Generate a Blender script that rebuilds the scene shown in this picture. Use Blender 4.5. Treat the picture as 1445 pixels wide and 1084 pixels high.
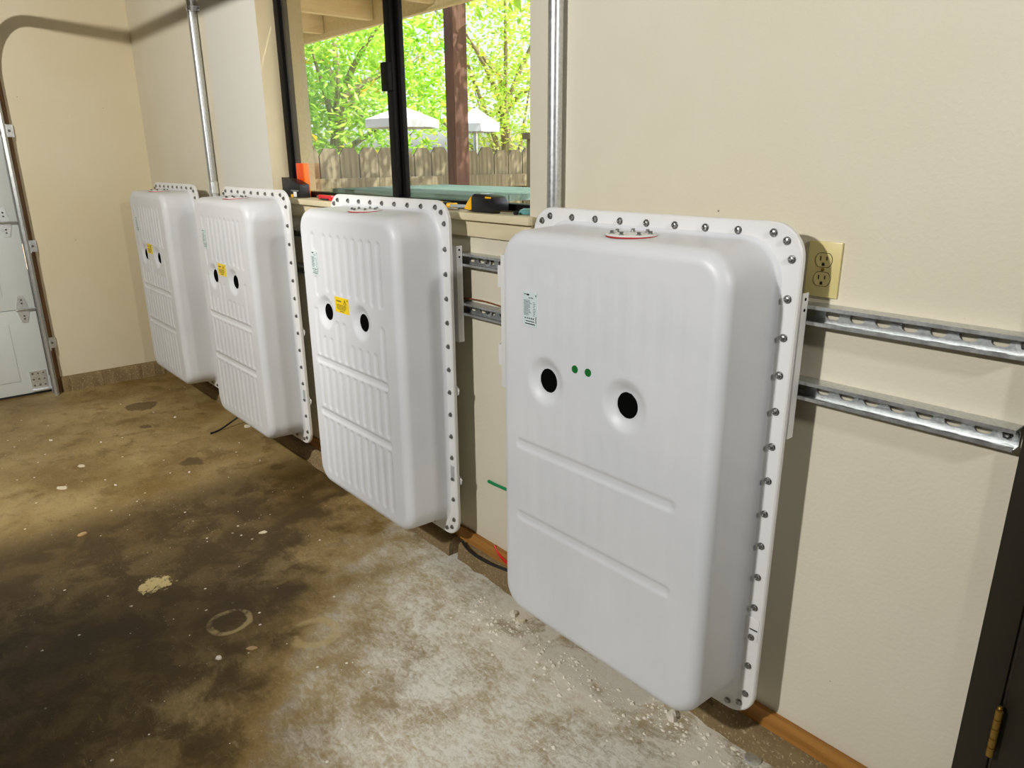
import bpy, bmesh, math, random
from mathutils import Vector, Matrix
for o in list(bpy.data.objects): bpy.data.objects.remove(o, do_unlink=True)
random.seed(7)
SC = bpy.context.scene
C = SC.collection
R = math.radians

# ------------------------------------------------------------------ camera
def make_camera():
    yaw, pitch, roll, f = 0.8602, 0.3025, -0.0075, 1020.51
    fwd = Vector((-math.sin(yaw)*math.cos(pitch), math.cos(yaw)*math.cos(pitch), -math.sin(pitch)))
    right = fwd.cross(Vector((0, 0, 1))).normalized()
    up = right.cross(fwd)
    r2 = math.cos(roll)*right + math.sin(roll)*up
    u2 = -math.sin(roll)*right + math.cos(roll)*up
    cd = bpy.data.cameras.new('camera'); cam = bpy.data.objects.new('camera', cd); C.objects.link(cam)
    m = Matrix((r2, u2, -fwd)).transposed().to_4x4(); m.translation = (2.0268, -1.4729, 1.4565)
    cam.matrix_world = m
    cd.sensor_fit = 'HORIZONTAL'; cd.sensor_width = 36; cd.lens = f/1445*36; cd.clip_start = 0.02
    SC.camera = cam
make_camera()

# ------------------------------------------------------------------ light
SC.view_settings.view_transform = 'Standard'
SC.view_settings.look = 'None'
SC.view_settings.exposure = -0.08
SC.view_settings.gamma = 1.0
SC.view_settings.use_curve_mapping = False
w = bpy.data.worlds.new('world'); SC.world = w; w.use_nodes = True
nt = w.node_tree; nt.nodes.clear()
sky = nt.nodes.new('ShaderNodeTexSky'); sky.sky_type = 'NISHITA'; sky.sun_disc = False
sky.sun_elevation = R(52); sky.sun_rotation = R(50); sky.dust_density = 3.5; sky.air_density = 0.8
bg = nt.nodes.new('ShaderNodeBackground'); bg.inputs[1].default_value = 0.7
wo = nt.nodes.new('ShaderNodeOutputWorld')
nt.links.new(sky.outputs[0], bg.inputs[0]); nt.links.new(bg.outputs[0], wo.inputs[0])

def sun(direction, energy, color, angle):
    d = bpy.data.lights.new('sun', 'SUN'); d.energy = energy; d.color = color; d.angle = R(angle)
    o = bpy.data.objects.new('sun', d); C.objects.link(o)
    o.rotation_euler = Vector(direction).to_track_quat('-Z', 'Y').to_euler()
sun((-0.62, -0.30, -0.80), 9.0, (1, 0.95, 0.85), 0.6)

def spot(name, loc, target, power, size, blend, radius, color):
    d = bpy.data.lights.new(name, 'SPOT'); d.energy = power; d.spot_size = R(size); d.spot_blend = blend
    d.shadow_soft_size = radius; d.color = color
    o = bpy.data.objects.new(name, d); C.objects.link(o); o.location = loc
    o.rotation_euler = (Vector(target)-Vector(loc)).to_track_quat('-Z', 'Y').to_euler()
spot('near_work_light', (0.75, -3.20, 2.45), (0.95, 0, 0.95), 335, 70, 0.75, 0.07, (1, 0.975, 0.935))
spot('far_work_light', (-0.35, -2.50, 2.40), (-2.6, -0.1, 0.75), 325, 92, 0.6, 0.05, (1, 0.955, 0.88))
spot('side_work_light', (3.70, -0.95, 2.35), (-0.8, -0.25, 0.85), 145, 62, 1.0, 0.10, (1, 0.97, 0.92))

# ------------------------------------------------------------------ materials
class X:
    """socket wrapper: arithmetic becomes math nodes"""
    def __init__(s, t, k): s.t = t; s.k = k
    def m(s, op, *a):
        n = s.t.nodes.new('ShaderNodeMath'); n.operation = op
        for i, v in enumerate((s,)+a):
            if isinstance(v, X): s.t.links.new(v.k, n.inputs[i])
            else: n.inputs[i].default_value = v
        return X(s.t, n.outputs[0])
    def __add__(s, o): return s.m('ADD', o)
    def __sub__(s, o): return s.m('SUBTRACT', o)
    def __mul__(s, o): return s.m('MULTIPLY', o)
    def abs(s): return s.m('ABSOLUTE')
    def sat(s):
        r = s.m('ADD', 0.0); r.k.node.use_clamp = True; return r
    def step(s, a, b):      # smooth step from a to b, b may be below a
        n = s.t.nodes.new('ShaderNodeMapRange'); n.interpolation_type = 'SMOOTHSTEP'
        s.t.links.new(s.k, n.inputs[0])
        if a < b: v = (a, b, 0, 1)
        else: v = (b, a, 1, 0)
        for i in range(4): n.inputs[i+1].default_value = v[i]
        return X(s.t, n.outputs[0])
class Mat:
    def __init__(s, name):
        s.m = bpy.data.materials.new(name); s.m.use_nodes = True; s.t = s.m.node_tree
        s.b = s.t.nodes['Principled BSDF']
        tc = s.t.nodes.new('ShaderNodeTexCoord'); s.co = tc.outputs['Object']
    def noise(s, scale, detail=4, rough=0.55, stretch=None, dist=0):
        n = s.t.nodes.new('ShaderNodeTexNoise'); n.inputs['Scale'].default_value = scale
        n.inputs['Detail'].default_value = detail; n.inputs['Roughness'].default_value = rough
        n.inputs['Distortion'].default_value = dist
        if stretch:
            mp = s.t.nodes.new('ShaderNodeMapping'); s.t.links.new(s.co, mp.inputs[0])
            mp.inputs['Scale'].default_value = stretch[:3]
            if len(stretch) > 3: mp.inputs['Rotation'].default_value = (0, 0, stretch[3])
            s.t.links.new(mp.outputs[0], n.inputs['Vector'])
        else: s.t.links.new(s.co, n.inputs['Vector'])
        return X(s.t, n.outputs['Fac'])
    def voro(s, scale, feature='F1'):
        n = s.t.nodes.new('ShaderNodeTexVoronoi'); n.inputs['Scale'].default_value = scale; n.feature = feature
        s.t.links.new(s.co, n.inputs['Vector']); return X(s.t, n.outputs['Distance'])
    def xyz(s):
        n = s.t.nodes.new('ShaderNodeSeparateXYZ'); s.t.links.new(s.co, n.inputs[0])
        return [X(s.t, k) for k in n.outputs]
    def mix(s, a, b, f):
        n = s.t.nodes.new('ShaderNodeMix'); n.data_type = 'RGBA'
        for i, v in ((6, a), (7, b)):
            if isinstance(v, tuple): n.inputs[i].default_value = (*v, 1)
            else: s.t.links.new(v, n.inputs[i])
        if isinstance(f, X): s.t.links.new(f.k, n.inputs[0])
        else: n.inputs[0].default_value = f
        return n.outputs[2]
    def color(s, c):
        if isinstance(c, tuple): s.b.inputs['Base Color'].default_value = (*c, 1)
        else: s.t.links.new(c, s.b.inputs['Base Color'])
        return s
    def rough(s, r):
        if isinstance(r, X): s.t.links.new(r.k, s.b.inputs['Roughness'])
        else: s.b.inputs['Roughness'].default_value = r
        return s
    def bump(s, h, strength, dist=0.01):
        n = s.t.nodes.new('ShaderNodeBump'); n.inputs['Strength'].default_value = strength; n.inputs['Distance'].default_value = dist
        s.t.links.new(h.k, n.inputs['Height']); s.t.links.new(n.outputs[0], s.b.inputs['Normal']); return s
def srgb(r, g, b):
    return tuple(((c/255)/12.92 if c/255 <= 0.04045 else ((c/255+0.055)/1.055)**2.4) for c in (r, g, b))
def simple(name, c, rough=0.5, metal=0, var=0.12, scale=18, bump=0.0):
    m = Mat(name); n = m.noise(scale)
    m.color(m.mix(tuple(x*(1-var) for x in c), tuple(min(1, x*(1+var)) for x in c), n)); m.rough(rough)
    m.b.inputs['Metallic'].default_value = metal
    if bump: m.bump(n, bump)
    return m.m

def mat_wall(name, a, b, patch=False):
    m = Mat(name)
    big = m.noise(1.3, 3); col = m.mix(a, b, big.step(0.35, 0.68))
    scuff = m.noise(42, 5, 0.7).step(0.68, 0.76)*m.noise(3.1, 2).step(0.50, 0.62)
    col = m.mix(col, srgb(120, 105, 82), scuff*0.75)
    dots = m.voro(11).step(0.036, 0.018)*m.noise(2.3, 1).step(0.46, 0.52)
    col = m.mix(col, srgb(84, 70, 52), dots*0.8)
    if patch:
        x, y, z = m.xyz(); col = m.mix(col, srgb(212, 212, 206), x.step(-2.10, -2.02)*x.step(-1.40, -1.415)*z.step(1.1, 1.2)*0.85)
    m.color(col).rough(0.62)
    m.bump(m.noise(110, 3, 0.5), 0.20, 0.004)
    return m
M = {}
mw = mat_wall('wall_paint', srgb(216, 209, 187), srgb(222, 216, 197), True)
M['wall'] = mw.m
M['wall_back'] = mat_wall('back_wall_paint', srgb(216, 204, 172), srgb(219, 209, 182)).m
M['ceiling'] = simple('bare_plywood', srgb(132, 112, 84), 0.9)

def mat_floor():
    m = Mat('stained_concrete'); x, y, z = m.xyz()
    n1 = m.noise(1.7, 6, 0.62); n2 = m.noise(7, 6, 0.65, dist=0.4); n3 = m.noise(38, 5, 0.7)
    streak = m.noise(26, 8, 0.78, (1.0, 2.2, 1, 0.8), 0.9); fine = m.noise(75, 6, 0.8, dist=0.6)
    col = m.mix(srgb(122, 97, 44), srgb(172, 150, 100), n1.step(0.32, 0.66))
    col = m.mix(col, srgb(96, 72, 24), n2.step(0.50, 0.68)*0.55)
    col = m.mix(col, srgb(184, 170, 138), streak.step(0.54, 0.70)*0.38)
    col = m.mix(col, srgb(70, 54, 26), fine.step(0.52, 0.66)*0.45)
    col = m.mix(col, srgb(198, 184, 150), fine.step(0.42, 0.30)*n2.step(0.4, 0.6)*0.45)
    # shadowed bay in the middle of the floor, shade mixed into the concrete colour
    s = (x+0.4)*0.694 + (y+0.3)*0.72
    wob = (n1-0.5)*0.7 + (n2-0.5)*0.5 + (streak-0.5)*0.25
    bay_shade = (s+wob).step(0.06, -0.22)*(x+wob*0.6).step(-1.45, -1.1)
    col = m.mix(col, srgb(60, 43, 6), bay_shade*(n2.step(0.66, 0.42)*0.35+0.60))
    scuf = m.noise(20, 5, 0.75, (1, 6, 1, 0.5), 1.0).step(0.57, 0.69)+m.noise(17, 5, 0.75, (6, 1, 1, 0.3), 1.0).step(0.60, 0.70)
    col = m.mix(col, srgb(176, 148, 92), scuf.sat()*n1.step(0.35, 0.6)*0.38)
    # plaster dust spread along the wall
    dust = (s+wob).step(-0.02, 0.55)*(y+x*0.10+wob*0.3).step(-1.5, -0.7)
    grain = (n2*0.35+streak*0.4+fine*0.25).step(0.40, 0.58)
    col = m.mix(col, srgb(234, 233, 222), dust*(grain*0.75+0.15))
    scr = m.noise(24, 4, 0.75, (1, 7, 1, -0.6), 1.2).step(0.58, 0.68)
    scr2 = m.noise(22, 4, 0.75, (7, 1, 1, 0.5), 1.2).step(0.58, 0.68)
    col = m.mix(col, srgb(222, 219, 205), (scr+scr2).sat()*dust*0.7)
    # crumbled joint compound close to the wall
    crumb = (y+wob*0.12).step(-0.34, -0.17)*x.step(0.25, 0.5)*n2.step(0.44, 0.52)
    col = m.mix(col, srgb(226, 220, 204), crumb*0.75)
    # ring marks and patches left by cans
    def ring(cx, cy, r, wd, k, lo=0.40):
        d = ((x-cx)*(x-cx)+(y-cy)*(y-cy)).m('SQRT')
        return ((d+(n2-0.5)*0.05)-r).abs().step(wd, wd*0.4)*n2.step(lo, lo+0.12)*k
    for a in ((-0.137, -0.846, 0.062, 0.014, 0.65), (0.101, -0.661, 0.068, 0.022, 0.6), (-0.034, -0.305, 0.066, 0.012, 0.5)):
        col = m.mix(col, srgb(190, 170, 118), ring(*a))
    def blob(cx, cy, r, n):
        d = ((x-cx)*(x-cx)+(y-cy)*(y-cy)).m('SQRT')
        return (d+(n-0.5)*0.16).step(r+0.008, r-0.008)
    col = m.mix(col, srgb(214, 196, 140), blob(-0.537, -0.966, 0.050, n3)*n2.step(0.40, 0.46))
    for a in ((-2.712, -0.44, 0.085), (-1.60, -0.50, 0.05), (-2.3, -0.52, 0.03), (-1.25, -0.20, 0.05)):
        col = m.mix(col, srgb(70, 54, 24), blob(*a, n2)*0.7)
    chips = m.voro(13).step(0.085, 0.06)*m.noise(4, 2).step(0.58, 0.64)
    col = m.mix(col, srgb(214, 204, 178), chips*0.7)
    specks = m.voro(46).step(0.10, 0.06)*m.noise(3.3, 2).step(0.5, 0.6)
    col = m.mix(col, srgb(225, 220, 205), specks*0.6)
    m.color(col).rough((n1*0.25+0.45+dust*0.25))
    m.bump(n3*0.5+n2*0.4+fine*0.4+dust*streak*0.4, 0.45, 0.006)
    return m.m
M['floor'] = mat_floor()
def mat_curb():
    m = Mat('aggregate_concrete'); n = m.noise(110, 4, 0.7); n2 = m.noise(9)
    col = m.mix(srgb(150, 130, 92), srgb(112, 92, 60), n2)
    col = m.mix(col, srgb(200, 184, 146), n.step(0.54, 0.66)*0.6)
    m.color(col).rough(0.9).bump(n, 0.6, 0.006); return m.m
M['curb'] = mat_curb()
def mat_wood(name, a, b, axis=0, rough=0.6):
    m = Mat(name); st = [6, 6, 6]; st[axis] = 0.35
    n = m.noise(9, 5, 0.6, tuple(st)); m.color(m.mix(a, b, n.step(0.3, 0.7))).rough(rough).bump(n, 0.15); return m.m
M['baseboard'] = mat_wood('sill_plate_wood', srgb(150, 100, 40), srgb(182, 128, 58))
M['shell'] = (lambda m: (m.color(m.mix(srgb(210, 214, 219), srgb(218, 221, 225), m.noise(3, 4).step(0.3, 0.7))).rough(m.noise(6, 3)*0.15+0.34), m.m)[1])(Mat('white_enamel'))
M['white_steel'] = simple('white_powder_coat', srgb(226, 227, 226), 0.4, 0, 0.03)
M['black'] = simple('black_void', (0.004, 0.004, 0.004), 0.7)
M['black'].node_tree.nodes['Principled BSDF'].inputs['Specular IOR Level'].default_value = 0.0
M['black_rubber'] = simple('black_rubber', (0.012, 0.012, 0.012), 0.5)
M['red'] = simple('red_gasket', srgb(168, 30, 34), 0.45)
M['bolt'] = simple('stainless_bolt', (0.30, 0.30, 0.29), 0.28, 1.0, 0.1)
M['bolt_dark'] = simple('bolt_recess', (0.02, 0.02, 0.02), 0.5)
M['label'] = simple('label_film', srgb(206, 220, 222), 0.35, 0, 0.04)
M['print'] = simple('label_print', srgb(88, 108, 112), 0.5, 0, 0.1)
M['print_dark'] = simple('label_print_dark', srgb(30, 36, 40), 0.5)
M['yellow'] = simple('yellow_label', srgb(238, 208, 20), 0.4, 0, 0.04)
M['green_dot'] = simple('green_sticker', srgb(14, 104, 40), 0.45, 0, 0.05)
def mat_galv(name='galvanised_steel', base=0.55):
    m = Mat(name); v = m.voro(130); n = m.noise(60, 4)
    m.color(m.mix((base*0.86, base*0.90, base*0.92), (base*1.10, base*1.14, base*1.13), (v*0.6+n*0.5).step(0.2, 0.8)))
    m.rough(n*0.25+0.24); m.b.inputs['Metallic'].default_value = 0.85; return m.m
M['galv'] = mat_galv()
M['galv_pale'] = mat_galv('zinc_plate', 0.75)
M['ivory'] = simple('ivory_plastic', srgb(214, 200, 138), 0.35, 0, 0.03)
M['slot'] = simple('dark_slot', srgb(48, 38, 18), 0.6)
M['bronze'] = simple('black_window_frame', (0.004, 0.004, 0.004), 0.45); M['bronze'].node_tree.nodes['Principled BSDF'].inputs['Specular IOR Level'].default_value = 0.15
M['sill_paint'] = simple('cream_gloss_paint', srgb(216, 204, 170), 0.45, 0, 0.05, bump=0.05)
def mat_glass():
    m = bpy.data.materials.new('window_glass'); m.use_nodes = True; t = m.node_tree; t.nodes.clear()
    tr = t.nodes.new('ShaderNodeBsdfTransparent'); tr.inputs[0].default_value = (0.95, 0.97, 0.96, 1)
    gl = t.nodes.new('ShaderNodeBsdfGlossy'); gl.inputs['Roughness'].default_value = 0.02
    lw = t.nodes.new('ShaderNodeLayerWeight'); lw.inputs[0].default_value = 0.5
    pw = t.nodes.new('ShaderNodeMath'); pw.operation = 'POWER'; pw.inputs[1].default_value = 5; t.links.new(lw.outputs['Facing'], pw.inputs[0])
    fr = t.nodes.new('ShaderNodeMath'); fr.operation = 'MULTIPLY_ADD'; fr.inputs[1].default_value = 0.9; fr.inputs[2].default_value = 0.04; t.links.new(pw.outputs[0], fr.inputs[0])
    mx = t.nodes.new('ShaderNodeMixShader'); out = t.nodes.new('ShaderNodeOutputMaterial')
    t.links.new(fr.outputs[0], mx.inputs[0]); t.links.new(tr.outputs[0], mx.inputs[1]); t.links.new(gl.outputs[0], mx.inputs[2])
    t.links.new(mx.outputs[0], out.inputs[0]); return m
M['glass'] = mat_glass()
M['stucco'] = simple('exterior_stucco', srgb(204, 190, 150), 0.85, 0, 0.12, 60, 0.4)
M['eave'] = mat_wood('painted_eave_wood', srgb(226, 206, 160), srgb(238, 222, 182), 1)
M['picket'] = mat_wood('weathered_fence_wood', srgb(102, 92, 70), srgb(136, 126, 100), 2, 0.85)
M['redwood'] = mat_wood('red_brown_post_wood', srgb(78, 50, 38), srgb(102, 70, 54), 2, 0.8)
M['teal_wood'] = mat_wood('weathered_teal_boards', srgb(58, 84, 78), srgb(92, 114, 104), 0, 0.8)
M['dirt'] = simple('yard_soil', srgb(150, 130, 100), 0.95, 0, 0.2, 3)
M['bark'] = mat_wood('tree_bark', srgb(126, 110, 84), srgb(168, 154, 126), 2, 0.9)
def mat_leaf(name, a, b):
    m = Mat(name); n = m.noise(1.9, 3); n2 = m.noise(14, 2)
    c = m.mix(a, b, (n*0.5+n2*0.5).step(0.36, 0.62)); m.color(c).rough(0.45)
    tr = m.t.nodes.new('ShaderNodeBsdfTranslucent'); m.t.links.new(c, tr.inputs[0])
    mx = m.t.nodes.new('ShaderNodeMixShader'); mx.inputs[0].default_value = 0.5
    out = m.t.nodes['Material Output']
    m.t.links.new(m.b.outputs[0], mx.inputs[1]); m.t.links.new(tr.outputs[0], mx.inputs[2]); m.t.links.new(mx.outputs[0], out.inputs[0])
    return m.m
M['leaf'] = mat_leaf('bright_leaf', srgb(128, 190, 40), srgb(206, 232, 96))
M['leaf2'] = mat_leaf('yellow_green_leaf', srgb(150, 200, 60), srgb(226, 234, 120))
M['leaf_y'] = mat_leaf('yellowed_leaf', srgb(236, 190, 30), srgb(246, 216, 70))
M['reflection_white'] = simple('white_reflection', srgb(240, 242, 244), 0.8, 0, 0.02)  # white for the window reflections modelled as solids
M['door_white'] = simple('white_garage_door', srgb(214, 222, 220), 0.45, 0, 0.04, 6)
M['rust_wood'] = mat_wood('dark_stained_jamb', srgb(92, 62, 34), srgb(150, 112, 72), 2)
M['dark_door'] = simple('dark_brown_paint', srgb(30, 26, 11), 0.55, 0, 0.25, 25)
M['brass'] = simple('worn_brass', srgb(150, 118, 52), 0.4, 0.7, 0.2)
M['orange'] = simple('orange_plastic', srgb(232, 74, 10), 0.4, 0, 0.06)
M['orange2'] = simple('light_orange_plastic', srgb(240, 120, 20), 0.4, 0, 0.06)
M['tool_black'] = simple('black_plastic', (0.007, 0.007, 0.008), 0.4)
M['tool_yellow'] = simple('yellow_plastic', srgb(244, 186, 16), 0.35, 0, 0.04)
M['tool_red'] = simple('red_plastic', srgb(206, 16, 28), 0.35, 0, 0.05)
M['steel'] = simple('tool_steel', (0.6, 0.62, 0.63), 0.25, 1.0)
M['paper'] = simple('white_card', srgb(226, 228, 222), 0.6, 0, 0.03)
M['chip'] = simple('plaster_chip', srgb(214, 204, 178), 0.85, 0, 0.1, 40)
M['chip_w'] = simple('white_plaster', srgb(232, 226, 210), 0.85, 0, 0.05, 40)
M['leaf_dry'] = simple('dry_leaf', srgb(176, 146, 104), 0.8, 0, 0.15, 40)
M['green_wire'] = simple('green_insulation', srgb(10, 140, 80), 0.4)
M['red_wire'] = simple('red_insulation', srgb(214, 28, 30), 0.4)
M['copper'] = simple('copper_brown_wire', srgb(128, 76, 40), 0.4)

# ------------------------------------------------------------------ mesh helpers
class MB:
    def __init__(s): s.v = []; s.f = []
    def add(s, v, f):
        k = len(s.v); s.v += [tuple(p) for p in v]; s.f += [tuple(i+k for i in q) for q in f]; return s
    def box(s, x0, x1, y0, y1, z0, z1):
        return s.add([(x, y, z) for x in (x0, x1) for y in (y0, y1) for z in (z0, z1)],
                     [(0, 1, 3, 2), (4, 6, 7, 5), (0, 4, 5, 1), (2, 3, 7, 6), (0, 2, 6, 4), (1, 5, 7, 3)])
    def prism(s, poly, axis, a, b):
        """polygon in the two other axes (in xyz order), extruded along axis from a to b"""
        n = len(poly)
        def mk(p, c):
            q = list(p); q.insert(axis, c); return q
        v = [mk(p, a) for p in poly]+[mk(p, b) for p in poly]
        return s.add(v, [tuple(range(n)), tuple(range(2*n-1, n-1, -1))]+[(i, i+n, (i+1) % n+n, (i+1) % n) for i in range(n)])
    def tube(s, pts, r, n=10, cap=True):
        pts = [Vector(p) for p in pts]; rr = r if isinstance(r, (list, tuple)) else [r]*len(pts)
        v = []; f = []; ref = None
        for i, p in enumerate(pts):
            t = (pts[min(i+1, len(pts)-1)]-pts[max(i-1, 0)]).normalized()
            if ref is None: ref = t.orthogonal().normalized()
            ref = (ref-t*ref.dot(t)).normalized(); b = t.cross(ref)
            for k in range(n):
                a = 2*math.pi*k/n; v.append(p+(ref*math.cos(a)+b*math.sin(a))*rr[i])
        for i in range(len(pts)-1):
            for k in range(n):
                f.append((i*n+k, i*n+(k+1) % n, (i+1)*n+(k+1) % n, (i+1)*n+k))
        if cap: f += [tuple(range(n-1, -1, -1)), tuple((len(pts)-1)*n+k for k in range(n))]
        return s.add(v, f)
    def lathe(s, prof, origin, axis, n=16):
        """profile of (radius, height) around axis vector from origin"""
        ax = Vector(axis).normalized(); u = ax.orthogonal().normalized(); w_ = ax.cross(u); o = Vector(origin)
        v = []; f = []
        for r, h in prof:
            for k in range(n):
                a = 2*math.pi*k/n; v.append(o+ax*h+(u*math.cos(a)+w_*math.sin(a))*r)
        for i in range(len(prof)-1):
            for k in range(n): f.append((i*n+k, i*n+(k+1) % n, (i+1)*n+(k+1) % n, (i+1)*n+k))
        f += [tuple(range(n-1, -1, -1)), tuple((len(prof)-1)*n+k for k in range(n))]
        return s.add(v, f)
    def mesh(s, name, smooth=None, bevel=0):
        me = bpy.data.meshes.new(name); me.from_pydata(s.v, [], s.f)
        bm = bmesh.new(); bm.from_mesh(me)
        bmesh.ops.recalc_face_normals(bm, faces=bm.faces)
        if bevel:
            bmesh.ops.bevel(bm, geom=list(bm.edges), offset=bevel, segments=2, affect='EDGES', profile=0.6)
        bm.to_mesh(me); bm.free()
        if smooth is not None:
            me.shade_smooth(); me.set_sharp_from_angle(angle=R(smooth))
        return me
def link(name, me, mat=None, parent=None, loc=None, rot=None):
    if mat is not None and not me.materials: me.materials.append(M[mat] if isinstance(mat, str) else mat)
    o = bpy.data.objects.new(name, me); C.objects.link(o)
    if parent: o.parent = parent
    if loc is not None: o.location = loc
    if rot is not None: o.rotation_euler = rot
    return o
def tag(o, label=None, cat=None, group=None, kind=None):
    for k, v in (('label', label), ('category', cat), ('group', group), ('kind', kind)):
        if v: o[k] = v
    return o
def empty(name, loc=(0, 0, 0), **k):
    o = bpy.data.objects.new(name, None); C.objects.link(o); o.location = loc; o.empty_display_size = 0.05
    return tag(o, **k)
def bx(name, mat, parent, *b, bevel=0, smooth=None):
    return link(name, MB().box(*b).mesh(name, 35 if bevel and smooth is None else smooth, bevel), mat, parent)
def bez(p0, p1, p2, p3, n=14):
    a, b, c, d = map(Vector, (p0, p1, p2, p3)); out = []
    for i in range(n+1):
        t = i/n; out.append(a*(1-t)**3+b*3*t*(1-t)**2+c*3*t*t*(1-t)+d*t**3)
    return out

# ------------------------------------------------------------------ room shell
XB = -3.40          # back wall plane
WT = 0.18           # wall thickness
CEIL = 2.72
WX0, WX1, WZ0, WZ1 = -1.42, 0.403, 1.275, 2.34    # window opening
def structure(o, label=None):
    o['kind'] = 'structure'
    if label: o['label'] = label
    return o
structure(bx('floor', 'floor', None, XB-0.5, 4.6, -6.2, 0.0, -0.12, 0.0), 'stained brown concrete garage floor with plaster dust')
wl = MB()
wl.box(XB-WT, WX0, 0, WT, 0.118, CEIL).box(WX1, 1.775, 0, WT, 0.118, CEIL)
wl.box(WX0, WX1, 0, WT, 0.118, WZ0).box(WX0, WX1, 0, WT, WZ1, CEIL).box(1.775, 2.60, 0, WT, 2.05, CEIL).box(2.60, 4.6, 0, WT, 0.118, CEIL)
structure(link('wall_right', wl.mesh('wall_right'), 'wall'), 'cream painted long wall carrying the white battery units')
wb = MB()
wb.box(XB-WT, XB, -0.745, 0, 0.098, CEIL).box(XB-WT, XB, -3.25, -0.745, 2.16, CEIL).box(XB-WT, XB, -6.2, -3.25, 0, CEIL)
structure(link('wall_back', wb.mesh('wall_back'), 'wall_back'), 'cream end wall beside the garage door')
structure(bx('wall_left', 'ceiling', None, XB-WT, 4.6, -6.2-WT, -6.2, 0, CEIL), 'bare plywood wall on the open side of the garage')
structure(bx('wall_front', 'ceiling', None, 4.6, 4.6+WT, -6.2, WT, 0, CEIL), 'bare plywood wall behind the viewpoint')
structure(bx('ceiling', 'ceiling', None, XB-WT, 4.6+WT, -6.2-WT, WT, CEIL, CEIL+0.1), 'bare plywood garage ceiling')
structure(bx('baseboard_right', 'baseboard', None, XB, 1.713, -0.014, 0.10, 0.068, 0.118), 'bare orange-brown timber plate at the foot of the wall')
def curb(name, x0, x1, y0, y1, h, along, label):
    m = MB(); rng = random.Random(5); n = 46; prof = []
    for i in range(n+1):
        t = i/n; j = rng.uniform(-0.006, 0.006); k = rng.uniform(-0.004, 0.004)
        if along == 'x':
            x = x0+(x1-x0)*t
            prof.append([(x, y1, 0), (x, y1, h), (x, y0+0.016+j, h), (x, y0+0.005+j, h-0.008+k), (x, y0+j, h-0.022), (x, y0-0.006+j, -0.01)])
        else:
            y = y0+(y1-y0)*t
            prof.append([(x0, y, 0), (x0, y, h), (x1-0.012+j, y, h), (x1-0.004+j, y, h-0.008+k), (x1+j, y, h-0.025), (x1+0.004+j, y, -0.01)])
    v = [p for q in prof for p in q]; f = []
    for i in range(n):
        for k in range(6): f.append((i*6+k, i*6+(k+1) % 6, (i+1)*6+(k+1) % 6, (i+1)*6+k))
    f += [tuple(range(6)), tuple(n*6+5-k for k in range(6))]
    return structure(link(name, m.add(v, f).mesh(name, 40), 'curb'), label)
curb('trim_1', XB, 0.005, -0.052, 0.1, 0.070, 'x', 'rough concrete curb below the far battery units')
curb('trim_2', 0.045, 1.713, -0.044, 0.1, 0.068, 'x', 'rough concrete curb below the near battery unit')
curb('trim_3', XB-0.1, XB+0.035, -0.745, -0.02, 0.098, 'y', 'rough concrete curb along the end wall')

# ------------------------------------------------------------------ window
def window():
    r = empty('window_1', ((WX0+WX1)/2, 0.1, WZ0)); structure(r, 'black framed sliding window with cream sill looking onto garden')
    ox, oy, oz = r.location
    def b(name, mat, *a, parent=r, bevel=0):
        a = [v-(ox, ox, oy, oy, oz, oz)[i] if parent is r else v for i, v in enumerate(a)]
        return bx(name, mat, parent, *a, bevel=bevel)
    y0, y1 = 0.085, 0.135
    b('frame_stile', 'bronze', WX0, WX0+0.042, y0, y1, WZ0, WZ1, bevel=0.003)
    b('frame_stile', 'bronze', WX1-0.042, WX1, y0, y1, WZ0, WZ1, bevel=0.003)
    b('frame_head', 'bronze', WX0+0.042, WX1-0.042, y0, y1, WZ1-0.04, WZ1, bevel=0.003)
    b('frame_track', 'bronze', WX0+0.042, WX1-0.042, y0, y1, WZ0+0.012, WZ0+0.042, bevel=0.003)
    b('meeting_stile', 'bronze', -0.495, -0.452, y0+0.002, y0+0.024, WZ0+0.042, WZ1-0.04, bevel=0.003)
    b('meeting_stile', 'bronze', -0.478, -0.432, y0+0.026, y0+0.046, WZ0+0.042, WZ1-0.04, bevel=0.003)
    b('latch', 'bronze', -0.505, -0.455, y0-0.016, y0+0.004, 1.70, 1.80, bevel=0.004)
    b('bead', 'bronze', WX0+0.042, WX0+0.056, y0+0.012, y0+0.034, WZ0+0.042, WZ1-0.04)
    b('pane', 'glass', WX0+0.05, -0.47, y0+0.011, y0+0.015, WZ0+0.04, WZ1-0.035)
    b('pane', 'glass', -0.45, WX1-0.03, y0+0.034, y0+0.038, WZ0+0.04, WZ1-0.035)
    b('window_sill', 'sill_paint', WX0-0.05, WX1+0.03, -0.034, 0.0, 1.268, 1.292, bevel=0.004)
    b('window_sill', 'sill_paint', WX0, WX1, 0.0, 0.18, 1.2755, 1.2915)
    b('apron', 'sill_paint', WX0-0.03, WX1+0.02, -0.014, 0.0, 1.215, 1.268, bevel=0.003)
    b('reveal', 'sill_paint', WX0, WX0+0.002, 0.001, 0.085, 1.2925, WZ1)
    b('reveal', 'stucco', WX0+0.001, WX0+0.012, 0.136, 0.215, 1.2925, WZ1)
    b('reveal', 'stucco', WX1-0.012, WX1-0.001, 0.136, 0.215, 1.2925, WZ1)
window()

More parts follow.
